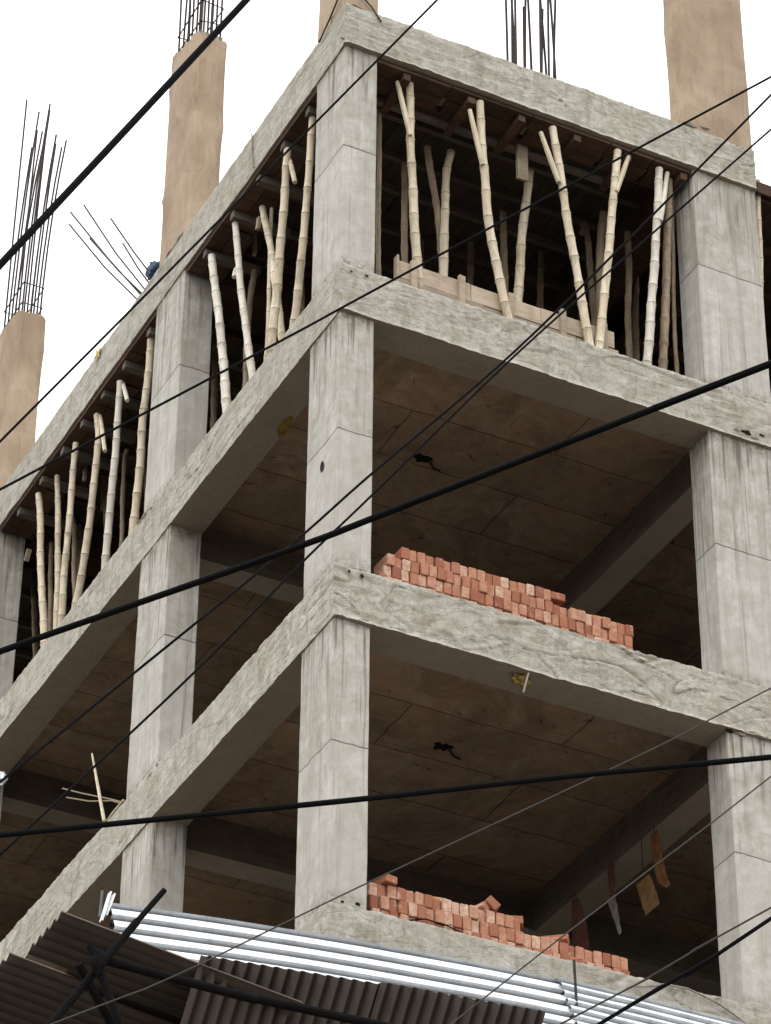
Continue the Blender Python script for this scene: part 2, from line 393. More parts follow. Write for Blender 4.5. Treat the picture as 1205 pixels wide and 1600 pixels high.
def ridge(x, y, z):
    a = noise.noise(Vector((x, y, z))); return 1-min(1, abs(a)*3.2)
def fold(a, w=.16):
    """one-sided crease: sharp on one side, soft on the other"""
    t = (a*2.2) % 1.0
    return t/.8 if t < .8 else (1-t)/.2
def wrinkle(s, z, k, sd):
    wx = noise.noise(Vector((s*.55, z*1.3, sd)))*1.5; wz = noise.noise(Vector((s*.75, z*1.2, sd+9)))*1.3
    wy = noise.noise(Vector((s*2.1, z*2.6, sd+5)))
    m1 = max(0, min(1, .5+1.6*noise.noise(Vector((s*.6, z*.9, sd+20)))))
    m2 = max(0, min(1, .25+2.0*noise.noise(Vector((s*.8+7, z*1.0, sd+50)))))
    a = fold(z*1.9+s*.16+wx*.55+wy*.16+noise.noise(Vector((s*.4, 1, sd)))*.5)
    b = ridge(s*1.6+wx*2.0+wy*.6, z*6.5+wz*3.0, sd+4)**3
    c = ridge(s*3.6+wz*2.4, z*4.2+wx*2.8+wy, sd+31)**3
    g = noise.noise(Vector((s*.7, z*1.1, sd+20)))
    def crease(n, w):
        return math.exp(-(n/w)**2), math.exp(-((n-2.2*w)/(1.5*w))**2)
    g1, l1 = crease(noise.noise(Vector((s*1.0+wx*.6, z*4.4+wz*1.1+s*.3, sd+60))), .028)
    g2, l2 = crease(noise.noise(Vector((s*2.3+wz*1.5, z*7.0+wx*1.6+wy*.7, sd+70))), .042)
    g3, l3 = crease(noise.noise(Vector((s*4.2+wx*2.2, z*4.0+wz*2.4, sd+80))), .05)
    m3 = max(0, min(1, -.1+2.2*noise.noise(Vector((s*.9+3, z*1.4, sd+90)))))
    gr = g1*(.35+.65*m1)+g2*m2*.9+g3*m3*.4; lp = l1*(.35+.65*m1)+l2*m2*.9+l3*m3*.4
    rel = .5-.5*min(1, gr)+.42*min(1, lp)*(1-min(1, gr))
    q_ = .35+.65*min(1, max(0, .5+1.4*noise.noise(Vector((s*.5, z*.6, sd+120))))); gr *= q_; lp *= q_; rel = .5+(rel-.5)*q_*min(1, k+.1)
    d = k*(.006*a*(.3+.7*m1)+.005*b*m2-.009*min(1.3, gr)+.0075*min(1.3, lp)+.004*noise.noise(Vector((s*9, z*11, sd)))+.003*noise.noise(Vector((s*23, z*25, sd)))+.006*g+.008)
    return d, rel
def edge_beam(zt, zb, sd, x_end, y_end, lip):
    """L-shaped outer beam swept round the corner, its outer face folded like the plastic that lined the shutter"""
    st = []
    x = x_end
    while x > 0: st.append(('x', x)); x -= .018 if x < 5.0 else .3
    st.append(('c', 0)); y = .018
    while y < y_end: st.append(('y', y)); y += .020 if y < 10 else .3
    st.append(('y', y_end))
    NZ = 32; H = zt-zb; n = NZ+1+2
    mb = MB(); mb.rel = []
    for k, (t, q) in enumerate(st):
        s = -q if t == 'x' else q
        if t == 'x': b, inn = Vector((q, 0, 0)), Vector((0, 1, 0))
        elif t == 'y': b, inn = Vector((0, q, 0)), Vector((1, 0, 0))
        else: b, inn = Vector((0, 0, 0)), Vector((1, 1, 0))
        tz = .010*noise.noise(Vector((s*2.3, 3, sd)))+.010*noise.noise(Vector((s*11, 7, sd)))+.008*noise.noise(Vector((s*34, 7, sd)))
        bz = .010*noise.noise(Vector((s*1.9, 5, sd+2)))+.004*noise.noise(Vector((s*13, 1, sd)))
        wk = 1.35 if t != 'y' else .8
        for i in range(NZ+1):
            f = i/NZ; z = zt+tz+(zb-zt+bz-tz)*f
            wr, rl_ = wrinkle(s, z, wk, sd); mb.rel.append(rl_); o = .003+max(0, wr)
            if lip and t == 'x' and f > .93: o += .020*(f-.93)/.07+.012*abs(noise.noise(Vector((s*5, 2, sd))))
            if f < .03: o -= .006
            inset = min(1, abs(q)/.03) if t != 'c' else 0
            mb.v.append(Vector((b.x, b.y, z))-inn*o)
        mb.rel += [.5, .5]; w = .322
        if t == 'x' and q < w: w2 = q
        elif t == 'y' and q < w: w2 = q
        else: w2 = w
        # inner edge: stops at the mitre
        if t == 'c': pi = Vector((0, 0, 0))
        else:
            pi = b+inn*min(w, abs(q))
        # keep the mitre closed by pinching inner points to the diagonal
        if t != 'c' and abs(q) < w: pi = Vector((abs(q), abs(q), 0)) if abs(q) < w else pi
        mb.v.append(Vector((pi.x, pi.y, zb+.001))); mb.v.append(Vector((pi.x, pi.y, zt-.001)))
    for k in range(len(st)-1):
        for i in range(n):
            j = (i+1) % n
            mb.f.append((k*n+i, (k+1)*n+i, (k+1)*n+j, k*n+j))
    mb.f.append(tuple(range(n))); mb.f.append(tuple((len(st)-1)*n+i for i in reversed(range(n))))
    return mb
for li, (nm, zt, zb) in enumerate(LV):
    if li < 4:
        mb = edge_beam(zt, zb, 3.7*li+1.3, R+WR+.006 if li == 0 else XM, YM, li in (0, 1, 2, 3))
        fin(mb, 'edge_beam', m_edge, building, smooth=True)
    else:
        fin(MB().box(-.012, XM, -.012, .32, zb, zt), 'edge_beam', m_edge, building)
        fin(MB().box(-.012, .32, .323, YM, zb, zt), 'edge_beam', m_edge, building)
    if li > 0:
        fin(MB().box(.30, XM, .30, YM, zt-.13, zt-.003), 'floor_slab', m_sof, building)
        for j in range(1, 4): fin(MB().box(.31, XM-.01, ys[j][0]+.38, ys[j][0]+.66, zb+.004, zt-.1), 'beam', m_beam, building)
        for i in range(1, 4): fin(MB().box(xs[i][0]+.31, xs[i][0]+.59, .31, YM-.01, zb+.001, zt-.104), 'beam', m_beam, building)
    else:
        fin(MB().box(.32, R+WR, .32, YM, 2.955, 3.045), 'roof_slab', m_beam, building)

for li in range(len(LV)-1):  # unseen walls added to keep light off the inner ceilings
    zt, zb = LV[li][2], LV[li+1][1]
    fin(MB().box(R2+.40, R2+.52, .4, L3-.02, zb-.05, zt+.3), 'added_shade_wall', m_beam, building)
    fin(MB().box(.45, R2+.53, L3+.02, L3+.14, zb-.05, zt+.3), 'added_shade_wall', m_beam, building)
# holes, chips and the conduit boxes in the ceilings, their shade painted black
def blotch(c, nrm, r, seed, name='tie_hole', mat=None, asp=1.0):
    c = Vector(c); n_ = Vector(nrm); u = n_.orthogonal().normalized() if abs(n_.z) > .9 else Vector((0, 0, 1)); w = n_.cross(u)
    mb = MB(); N = 14; mb.v.append(c+n_*.001)
    for k in range(N):
        a = 2*math.pi*k/N; rr = r*(1+.5*noise.noise(Vector((math.cos(a)*1.5, math.sin(a)*1.5, seed*3.1))))
        mb.v.append(c+(u*math.cos(a)*asp+w*math.sin(a))*rr)
    for k in range(N): mb.f.append((0, 1+k, 1+(k+1) % N))
    return fin(mb, name, mat or m_hole, building)
for (u, v, r, s_) in ((541+8, 424, .012, 1), (573, 431, .016, 2), (543+3, 893, .014, 3), (566, 900, .02, 4), (535, 1409, .013, 6), (559, 1413, .018, 7)):
    p = at(u, v, 1, -.034); blotch(p, (0, -1, 0), r, s_)
p = at(503, 728, 0, -.0075); blotch(p, (-1, 0, 0), .036, 9, 'chipped_hole', None, 1.5)
for (u, v, z) in ((660, 716, -.13), (690, 1166, -3.23)):
    p = at(u, v, 2, z); 
    mb = lump(p+Vector((0, 0, .008)), .082, u*.01, (1.15, .8, .22), 9, .55)
    ob = fin(mb, 'ceiling_hook_box', m_hole, building)
    q = MB().tube([p+Vector((.05, -.02, -.01)), p+Vector((.14, .05, -.03)), p+Vector((.20, .03, -.06))], .012, 6)
    fin(q, 'hook_rod', m_rebar, ob)

# ---- columns rising above the roof, wrapped in wet burlap, with bare rods
def roof_column(f, z1, sd, wrap=True, rods=9, rl=2.4, lean=(0, 0), rr=.011, rz=None, slope=0.):
    x0, x1, y0, y1 = f
    if wrap:
        core = MB().box(x0+.03, x1-.03, y0+.03, y1-.03, 3.0, z1-.02)
        ob = core.build('roof_column', m_col, building, origin=(x0, y0, 3.05))
        def fn(x, y, z, nx, ny, d):
            a = math.atan2(y-(y0+y1)/2, x-(x0+x1)/2)
            fo = .020*ridge(a*1.1+.22*z, z*.5, sd)**4+.008*noise.noise(Vector((x*1.7, y*1.7, z*.9+sd)))
            fo += .03*max(0, (3.5-z))*(.3+noise.noise(Vector((a*2, 1, sd))))
            zz = z
            if z > z1-.12: zz = z+slope*(y-(y0+y1)/2)+.05*noise.noise(Vector((a*1.7, 3, sd)))
            return .004+fo, zz
        w = rough_col(x0-.004, x1+.004, y0-.004, y1+.004, 3.04, z1, .004, .04, .05, .03, fn)
        w.build('burlap_wrap', m_burlap, ob, origin=(x0, y0, 3.05), smooth=True)
    else:
        ob = MB().box(x0, x1, y0, y1, 3.0, 3.12).build('roof_column', m_col, building, origin=(x0, y0, 3.05))
        z1 = 3.1
    nx_ = max(2, round((x1-x0)/.11)); ny_ = max(2, round((y1-y0)/.11))
    pts = [(x0+.05+(x1-x0-.1)*i/(nx_-1), y0+.05+(y1-y0-.1)*j/(ny_-1)) for i in range(nx_) for j in range(ny_) if i in (0, nx_-1) or j in (0, ny_-1)]
    rnd = random.Random(sd)
    for (px, py) in pts:
        h = rl*rnd.uniform(.72, 1.05); q = []
        dx, dy = rnd.uniform(-.05, .05)+lean[0], rnd.uniform(-.05, .05)+lean[1]
        for k in range(6):
            t = k/5; q.append((px+dx*t*t*h/2, py+dy*t*t*h/2, z1-.1+t*(h+.1)))
        MB().tube(q, rr, 6).build('rebar', m_rebar, ob, origin=(px, py, z1))
    for k, hz in enumerate((.12, .42, .8, 1.5)):
        if hz > rl*.7: break
        e = .035; jz = rnd.uniform(-.05, .05)
        loop = [(x0+e, y0+e, z1+hz), (x1-e, y0+e, z1+hz+jz), (x1-e, y1-e, z1+hz-jz), (x0+e, y1-e, z1+hz+jz), (x0+e, y0+e, z1+hz)]
        if k > 1: continue
        MB().tube(loop, .0075, 5).build('stirrup', m_rebar, ob, origin=(x0, y0, z1))
roof_column(foot(0, 0), 6.2, 3)
roof_column(foot(1, 0), 6.3, 5)
roof_column(foot(0, 1), 5.80, 8, slope=.30, rl=2.6)
roof_column(foot(0, 2), 5.62, 12, slope=.12, rl=3.7, lean=(.05, -.02))
roof_column((R+.12, R+WR+.03, L, L+DR-.05), 5.75, 17, rl=3.2, rr=.014)
roof_column(foot(1, 2), 5.4, 21, rl=1.5) if False else None

# slanting starter rods over the side beam
for k, (u, v, bu, bv) in enumerate(((108, 350, 222, 446), (110, 331, 226, 452), (131, 320, 232, 440), (173, 341, 246, 406), (192, 380, 240, 408), (140, 372, 228, 449))):
    a = at(bu, bv, 0, .04); a.z = min(a.z, 3.06) if a.z > 3.06 else a.z
    a = Vector((.06, a.y, 3.0)); b = at(u, v, 1, a.y)
    m = (a+b)/2+Vector((0, random.uniform(-.03, .03), -.03))
    fin(MB().tube([a, m, b], .0095, 6), 'starter_rod', m_rebg, building)
b0 = at(243, 415, 0, .02)
o = lump((.02, b0.y, 3.13), .085, 2, (1, 1, 1.35)).build('plastic_rag', m_blue, None, origin=(.02, b0.y, 3.05), smooth=True)
tag(o, 'crumpled dark blue plastic rag knotted round the slanting rods on the roof edge', 'rag')

# ------------------------------------------------------------------ shuttering under the roof
def form_bay(label, x0, x1, y0, y1, side, sd):
    """planks over joists under one roof bay, plus the boards below its edge beam"""
    rnd = random.Random(sd)
    t = thing('roof_shuttering', ((x0+x1)/2, (y0+y1)/2, 2.5), label, 'shuttering')
    # slab deck planks run along y, joists along x
    x = x0+.02
    while x < x1-.05:
        w = rnd.uniform(.14, .24); w = min(w, x1-x)
        ya = y0+rnd.uniform(-.0, .05); 
        fin(MB().box(x, x+w-.006, ya, y1-rnd.uniform(0, .1), 2.885+rnd.uniform(-.012, .006), 2.915, .002), 'plank', m_wdy, t)
        x += w
    y = y0+.12
    while y < y1:
        fin(MB().bar((x0, y, 2.84+rnd.uniform(-.01, .01)), (x1, y+rnd.uniform(-.05, .05), 2.84), .055, .075), 'joist', m_wdk if rnd.random() < .5 else m_wgr, t)
        y += rnd.uniform(.42, .6)
    return t
tR = form_bay('shuttering of reddish planks and joists under the roof above the plank kerb', .34, R+.30, .34, L, 'x', 1)
tL1 = form_bay('dark shuttering under the roof beam between the corner column and the next column', .34, R, L+.0, L+.01, 'y', 2)
# boards below the front beam
rnd = random.Random(5)
x = W0X+.01
while x < R-.02:
    w = min(rnd.uniform(.45, .95), R-x-.01)
    fin(MB().box(x, x+w-.012, .012, .17, 2.488, 2.520, .003), 'beam_board', m_wdk, tR)
    fin(MB().box(x+rnd.uniform(0, .04), x+w-.02, .178, .345, 2.482, 2.514, .004), 'beam_board', m_wdk, tR)
    x += w
x = W0X+.28
while x < R-.1:
    fin(MB().box(x, x+.07, .03, .52, 2.405, 2.478, .004), 'batten', m_wdk, tR); x += rnd.uniform(.50, .68)
fin(MB().box(W0X, R, .36, .385, 2.50, 2.87), 'side_board', m_wdk, tR)
fin(MB().box(W0X+.2, R-.6, .43, .48, 2.43, 2.49, .004), 'ledger', m_wgr, tR)
xb_ = X_at(817, .40, 2.28); fin(MB().box(xb_-.055, xb_+.055, .40, .43, 2.08, 2.50, .003), 'hanging_board', m_wlt, tR)
def side_boards(t, ya, yb, sd):
    rnd = random.Random(sd); y = ya+.01
    while y < yb-.02:
        w = min(rnd.uniform(.45, .95), yb-y-.01)
        fin(MB().box(.012, .17, y, y+w-.012, 2.488, 2.520, .003), 'beam_board', m_wdk, t)
        fin(MB().box(.178, .345, y+rnd.uniform(0, .04), y+w-.02, 2.482, 2.514, .004), 'beam_board', m_wdk, t)
        y += w
    y = ya+.22
    while y < yb-.1:
        fin(MB().box(.03, .62, y, y+.085, 2.40, 2.478, .004), 'batten', m_wgr, t); y += rnd.uniform(.52, .66)
    fin(MB().box(.36, .385, ya, yb, 2.50, 2.87), 'side_board', m_wdk, t)
side_boards(tL1, W0Y, L, 7)
tL2 = form_bay('weathered shuttering under the roof beam of the far side bay, with grey cross battens', .34, R, L+.34, L2, 'y', 3)
side_boards(tL2, L+WL, L2, 9)
tL3 = form_bay('shuttering under the roof beam beyond the farthest side column', .34, R, L2+.34, L3, 'y', 4)
side_boards(tL3, L2+WL, L3, 11)
tR2 = thing('roof_shuttering', (6.2, 2, 2.5), 'brown shuttering deck of the neighbouring roof bay, beyond the wide column', 'shuttering')
x = R+WR+.03
while x < R2:
    w = rnd.uniform(.18, .26); fin(MB().box(x, x+w-.008, .02, L, 2.60, 2.63, .003), 'plank', m_wdy, tR2); x += w
for k in range(6): fin(MB().box(R+WR+.02, R2, .05+k*.6, .12+k*.6, 2.51, 2.585, .003), 'joist', m_wdk, tR2)
fin(MB().box(R+WR+.02, R2, -.02, .012, 2.53, 2.66, .003), 'edge_board', m_wdk, tR2)
# rough deck over the rest of the roof, so that the top storey is closed overhead
t4 = thing('roof_shuttering', (8, 8, 2.5), 'rough dark shuttering deck deep inside the top storey', 'shuttering')
fin(MB().box(.36, XM, .9, YM, 2.93, 2.95), 'deck_cover', m_wdy, t4)
for (xa, xb, ya, yb) in ((R+.305, R+WR+.04, .34, L), (R+WR+.04, R2, 1.0, L+.005), (R+.31, R2, L+.01, YM), (.34, R+.3, L3, YM), (R2, XM, .05, YM)):
    x = xa
    while x < xb-.05:
        w = min(rnd.uniform(.3, .5), xb-x); fin(MB().box(x, x+w-.004, ya, yb, 2.885, 2.915, .002), 'plank', m_wdy, t4); x += w
for j in (1, 2, 3):
    fin(MB().box(.40, XM, ys[j][0], ys[j][0]+.33, 2.49, 2.878), 'beam_form', m_wdk, t4)
for i in (1, 2):
    fin(MB().box(xs[i][0], xs[i][0]+.33, .40, YM, 2.484, 2.87), 'beam_form', m_wdk, t4)

# ------------------------------------------------------------------ bamboo props
def prop(pts, rad, mat, label, group='bamboo props under the roof', braces=(), segs=.27, ring=True, sd=0):
    """pts: world points top to bottom"""
    rnd = random.Random(sd*7+3); rad *= 1.07
    pts = [Vector(p) for p in pts]
    base = pts[-1]
    # dense resample through a catmull-rom
    P = [pts[0]*2-pts[1]]+pts+[pts[-1]*2-pts[-2]]; D = []
    for i in range(1, len(P)-2):
        for k in range(12):
            t = k/12; a, b, c, d = P[i-1:i+3]
            D.append(.5*((2*b)+(-a+c)*t+(2*a-5*b+4*c-d)*t*t+(-a+3*b-3*c+d)*t**3))
    D.append(pts[-1])
    ln = [0]
    for i in range(1, len(D)): ln.append(ln[-1]+(D[i]-D[i-1]).length)
    def pt(s):
        for i in range(1, len(D)):
            if s <= ln[i]: return D[i-1].lerp(D[i], (s-ln[i-1])/max(1e-6, ln[i]-ln[i-1]))
        return D[-1]
    pt0 = pt; fr = rnd.uniform(0, 50)
    def pt(s): return pt0(s)+Vector((noise.noise(Vector((s*1.6, fr, 1))), noise.noise(Vector((s*1.6, fr, 9))), 0))*.013
    S_, r_ = [], []; s = 0; nodes = []; tot = ln[-1]
    nx = rnd.uniform(.1, .25)
    while s < tot:
        e = min(nx, tot)
        k = 4
        for q in range(k):
            S_.append(pt(s+(e-s)*q/k)); f = q/k
            r_.append(rad*(.86+.14*s/tot)*(1-.08*math.sin(f*math.pi))*(1+.10*noise.noise(Vector((s*3, fr, 4)))))
        if e < tot:
            nodes.append(e)
            for dd, rr in ((-.012, 1.0), (-.004, 1.08), (.004, 1.08)):
                S_.append(pt(e+dd)); r_.append(rad*(.86+.14*e/tot)*rr)
        s = e+.012 if e < tot else tot; nx = s+segs*rnd.uniform(.7, 1.15)
    S_.append(D[-1]); r_.append(rad)
    t = thing('bamboo_prop', base, label, 'bamboo prop', group)
    fin(MB().tube(S_, r_, 10), 'pole', mat, t, smooth=True)
    if ring:
        for e in nodes:
            c = pt(e); d = (pt(e+.02)-pt(e-.02)).normalized(); rr = rad*(.86+.14*e/tot)*1.10
            fin(MB().tube([c-d*.005, c+d*.002], rr, 10), 'node_ring', m_node, t, smooth=True)
    for (a, b, r) in braces:
        fin(MB().tube([a, (Vector(a)+Vector(b))/2, b], [r*.8, r, r*.9], 7), 'brace', mat, t, smooth=True)
    return t
def front(tu, mids, bu, y=.10, rad=.041, mat=None, label='', br=None, yt=None, ztop=2.46, sd=0):
    yt = y if yt is None else yt
    pts = [Vector((X_at(tu, yt, ztop), yt, ztop))]
    for (u, v, ) in mids:
        pts.append(at(u, v, 1, y))
    pts.append(Vector((X_at(bu, y, 0.0), y, 0.0)))
    b = []
    if br:
        a = at(br[0], br[1], 1, yt); c = at(br[2], br[3], 1, y-.03); a.z = min(a.z, 2.45); b = [(a, c, .026)]
    return prop(pts, rad, mat or m_bam, label, braces=b, sd=sd)
front(640, [(645, 300)], 658, .12, label='pale bamboo prop nearest the corner column, behind the left end of the plank kerb', br=(621, 128, 641, 212), sd=1)
front(750, [(762, 330)], 795, .035, .041, label='pale leaning bamboo prop with its foot before the middle of the plank kerb', br=(734, 172, 754, 258), sd=2)
front(863, [(888, 350)], 922, .035, .041, label='forked pale bamboo prop leaning hard beside the right end of the plank kerb', br=(845, 207, 873, 285), sd=3)
front(965, [(952, 390)], 935, .035, .040, label='cream bamboo prop leaning the other way, its foot beside the strongly leaning forked one', br=(982, 245, 963, 300), sd=4)
front(1030, [(1024, 400)], 1010, .07, .041, m_bamw, label='whitish peeled bamboo prop near the wide column', br=(1042, 258, 1032, 345), sd=5)
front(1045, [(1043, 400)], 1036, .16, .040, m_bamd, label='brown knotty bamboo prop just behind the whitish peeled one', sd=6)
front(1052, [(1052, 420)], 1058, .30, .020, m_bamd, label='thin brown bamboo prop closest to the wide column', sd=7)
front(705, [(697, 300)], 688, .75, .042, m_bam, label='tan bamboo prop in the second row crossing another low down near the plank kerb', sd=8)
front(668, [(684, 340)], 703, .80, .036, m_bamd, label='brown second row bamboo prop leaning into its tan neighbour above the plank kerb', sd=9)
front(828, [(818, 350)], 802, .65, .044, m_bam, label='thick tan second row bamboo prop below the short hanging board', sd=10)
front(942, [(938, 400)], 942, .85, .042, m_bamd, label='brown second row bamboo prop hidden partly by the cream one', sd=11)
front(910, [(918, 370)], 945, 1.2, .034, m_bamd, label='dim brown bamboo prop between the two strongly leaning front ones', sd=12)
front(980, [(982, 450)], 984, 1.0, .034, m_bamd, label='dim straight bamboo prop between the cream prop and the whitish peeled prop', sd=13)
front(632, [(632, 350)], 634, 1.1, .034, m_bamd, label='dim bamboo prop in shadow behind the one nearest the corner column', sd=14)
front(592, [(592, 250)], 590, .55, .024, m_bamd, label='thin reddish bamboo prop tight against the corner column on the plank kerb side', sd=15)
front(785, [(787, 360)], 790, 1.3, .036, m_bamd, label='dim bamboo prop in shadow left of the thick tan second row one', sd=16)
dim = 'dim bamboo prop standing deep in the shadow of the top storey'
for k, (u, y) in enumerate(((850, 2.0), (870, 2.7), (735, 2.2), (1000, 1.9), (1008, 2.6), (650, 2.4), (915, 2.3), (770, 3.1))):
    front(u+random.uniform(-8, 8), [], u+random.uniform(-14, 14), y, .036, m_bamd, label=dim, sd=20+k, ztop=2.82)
def side(tu, mids, bu, x=.10, rad=.041, mat=None, label='', br=None, ztop=2.40, sd=0):
    pts = [Vector((x, Y_at(tu, x, ztop), ztop))]
    for (u, v) in mids: pts.append(at(u, v, 0, x))
    pts.append(Vector((x, Y_at(bu, x, 0.0), 0.0)))
    b = []
    if br:
        a = at(br[0], br[1], 0, x+.03); c = at(br[2], br[3], 0, x-.02); a.z = min(a.z, 2.40); b = [(a, c, .024)]
    return prop(pts, rad, mat or m_bam, label, braces=b, sd=sd)
side(331, [(345, 520)], 357, .09, .043, m_bamw, 'thick whitish bamboo prop next to the first side column, in the narrow side bay', sd=31)
side(368, [(379, 470)], 397, .09, .036, m_bamw, 'slim whitish bamboo prop, second from the first side column in the narrow side bay', br=(369, 420, 366, 433), sd=32)
side(410, [(425, 400)], 446, .22, .036, m_bam, 'tan bamboo prop crossing behind the thick pale one in the narrow side bay', sd=33)
side(450, [(437, 400)], 423, .08, .041, m_bam, 'thick pale bamboo prop in the middle of the narrow side bay, cracked at its top', br=(453, 250, 461, 285), sd=34)
side(489, [(470, 420)], 454, .10, .037, m_bam, 'tan bamboo prop slipping behind the corner column in the narrow side bay', sd=35)
side(424, [(420, 500)], 412, .30, .022, m_bam, 'thin tan bamboo prop low behind the crossing pair in the narrow side bay', sd=36)
side(398, [(388, 500)], 378, .55, .034, m_bamd, 'brown bamboo prop behind the two whitish ones in the narrow side bay', sd=37)
side(236, [(226, 640)], 207, .09, .042, m_bam, 'long tan bamboo prop leaning beside the first side column, in the long side bay', sd=41)
side(189, [(181, 700)], 164, .09, .039, m_bamw, 'whitish knotty bamboo prop with a wooden cleat at its top, in the long side bay', br=(193, 590, 199, 626), sd=42)
side(151, [(152, 700), (137, 840)], 112, .09, .039, m_bam, 'bent pale bamboo prop in the middle of the long side bay', br=(157, 650, 164, 705), sd=43)
side(119, [(111, 780)], 93, .09, .037, m_bam, 'cream bamboo prop whose foot touches a straighter one, in the long side bay', sd=44)
side(90, [(91, 840)], 88, .14, .034, m_bam, 'straight cream bamboo prop met at its foot by a leaning one, long side bay', sd=45)
side(61, [(65, 900)], 70, .09, .040, m_bam, 'smooth cream bamboo prop closest to the farthest side column', sd=46)
side(80, [(79, 930)], 79, .55, .030, m_bamd, 'dim brown bamboo prop behind the two cream ones near the farthest side column', sd=47)
side(113, [(116, 830)], 120, .60, .032, m_bamd, 'brown bamboo prop behind the bent pale one, in the long side bay', sd=48)
side(199, [(193, 740)], 188, .60, .026, m_bamd, 'thin reddish bamboo prop between the long tan one and the whitish knotty one', sd=49)
side(160, [(163, 740)], 172, .8, .022, m_bamd, 'thin dim bamboo prop behind the whitish knotty one with the cleat', sd=50)
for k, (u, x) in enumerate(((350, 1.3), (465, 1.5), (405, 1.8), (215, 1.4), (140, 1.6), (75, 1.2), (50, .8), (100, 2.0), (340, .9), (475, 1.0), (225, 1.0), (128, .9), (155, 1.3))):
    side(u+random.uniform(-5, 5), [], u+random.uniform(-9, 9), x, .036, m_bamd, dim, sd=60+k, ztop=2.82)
front(1184, [], 1192, .06, .03, m_bam, label='short pale bamboo prop beyond the wide column under the neighbouring deck', sd=70, ztop=2.75)
# odd cleats hanging off the side shuttering
for k, (u, v, u2, v2, x) in enumerate(((405, 340, 403, 358, .2), (398, 365, 398, 398, .5), (122, 715, 118, 728, .3), (134, 708, 132, 750, .4), (46, 858, 41, 877, .3))):
    a, b = at(u, v, 0, x), at(u2, v2, 0, x)
    o = MB().bar(a, b, .05, .03).build('wood_offcut', m_wlt, None, origin=b)
    tag(o, ['short pale wood offcut wedged beside the crossing tan prop in the narrow side bay', 'dark wooden offcut hanging between the props of the narrow side bay', 'small wood offcut nailed beside the cream prop in the long side bay', 'pointed wood offcut hanging behind the bent pale prop', 'splintered wood offcut hanging beside the farthest side column'][k], 'wood offcut', 'wood offcuts among the props')

# ------------------------------------------------------------------ plank kerb standing on the second floor's edge
kb = thing('plank_kerb', (1.65, .2, 0), 'low kerb of pale timber planks with upright stakes along the top storey floor edge', 'timber kerb')
rnd = random.Random(3)
for (a, b, z0, z1, y) in ((.59, 1.42, .012, .13, .086), (1.425, 2.35, .01, .125, .088), (2.0, 2.74, .135, .32, .086), (.60, 1.30, .135, .325, .088), (1.305, 1.995, .132, .315, .084), (2.355, 2.78, .01, .12, .086)):
    fin(MB().box(a, b, y, y+.028, z0, z1, .004), 'plank', m_wlt, kb)
for x in (.70, 1.17, 1.66, 2.18, 2.6):
    fin(MB().box(x, x+.055, .050, .082, .003, .35+rnd.uniform(-.02, .03), .004), 'stake', m_wlt, kb)
fin(MB().box(.562, .587, .06, .12, .0, .36, .003), 'end_board', m_wlt, kb)

# ------------------------------------------------------------------ bricks
def brick_mesh(sd):
    rnd = random.Random(sd); mb = MB()
    l, w, h = .236, .071, .111
    pf = []
    mb2 = MB()
    c = .006
    # chamfered cuboid with jittered corners (length along y)
    X, Y, Z = w/2, l/2, h/2
    vs = []
    def J(): return rnd.uniform(-.0025, .0025)
    for sx in (-1, 1):
        for sy in (-1, 1):
            for sz in (-1, 1):
                vs.append([(sx*X+J(), sy*(Y-c), sz*(Z-c)), (sx*(X-c), sy*Y+J(), sz*(Z-c)), (sx*(X-c), sy*(Y-c), sz*Z+J())])
    idx = {}
    for i, tri in enumerate(vs):
        for k, p in enumerate(tri): idx[(i, k)] = len(mb.v); mb.v.append(Vector((p[0], p[1], p[2]+Z)))
    import itertools
    me = bpy.data.meshes.new('brick')
    import bmesh
    bm = bmesh.new()
    for v in mb.v: bm.verts.new(v)
    bmesh.ops.convex_hull(bm, input=bm.verts)
    bm.to_mesh(me); bm.free(); me.materials.append(m_brick); return me
BM = [brick_mesh(k) for k in range(6)]
def put_brick(x, y, z, rot, label, group):
    o = bpy.data.objects.new('brick', random.choice(BM)); COL.objects.link(o)
    o.location = (x, y, z+Z0); o.rotation_euler = rot
    return tag(o, label, 'brick', group)
def pile(x0, x1, zf, prof, name, sd, short):
    rnd = random.Random(sd); PIT_ = .0775
    ncol = int((x1-x0)/PIT_)
    cn = ['lowest', 'second', 'third', 'top']
    drift = [rnd.uniform(-.03, .03) for _ in range(5)]
    for k in range(5):
        for i in range(ncol):
            x = x0+(i+.5)*PIT_+drift[k]
            hmax = prof((i+.5)/ncol)
            if k >= hmax: continue
            pass
            top = k == hmax-1
            y = .235+rnd.uniform(-.014, .014)+(.02*rnd.random() if top else 0)
            lab = f'red brick on edge in the {["lowest","second","third","topmost"][min(k,3)]} course of the {name}'.replace(' above the bright tin', '')
            put_brick(x+rnd.uniform(-.002, .002), y, zf+k*.1135+.001, (0, rnd.uniform(-.03, .03), rnd.uniform(-.05, .05)), lab, f'bricks of the {short}')
pile(.52, 2.86, -3.1, lambda f: 3 if f < .07 else (4 if f < .66 else 3), 'upper brick stack', 4, 'upper stack')
pile(.42, 2.72, -6.135, lambda f: 3 if f < .60 else 2, 'lower brick stack above the bright tin', 9, 'lower stack')
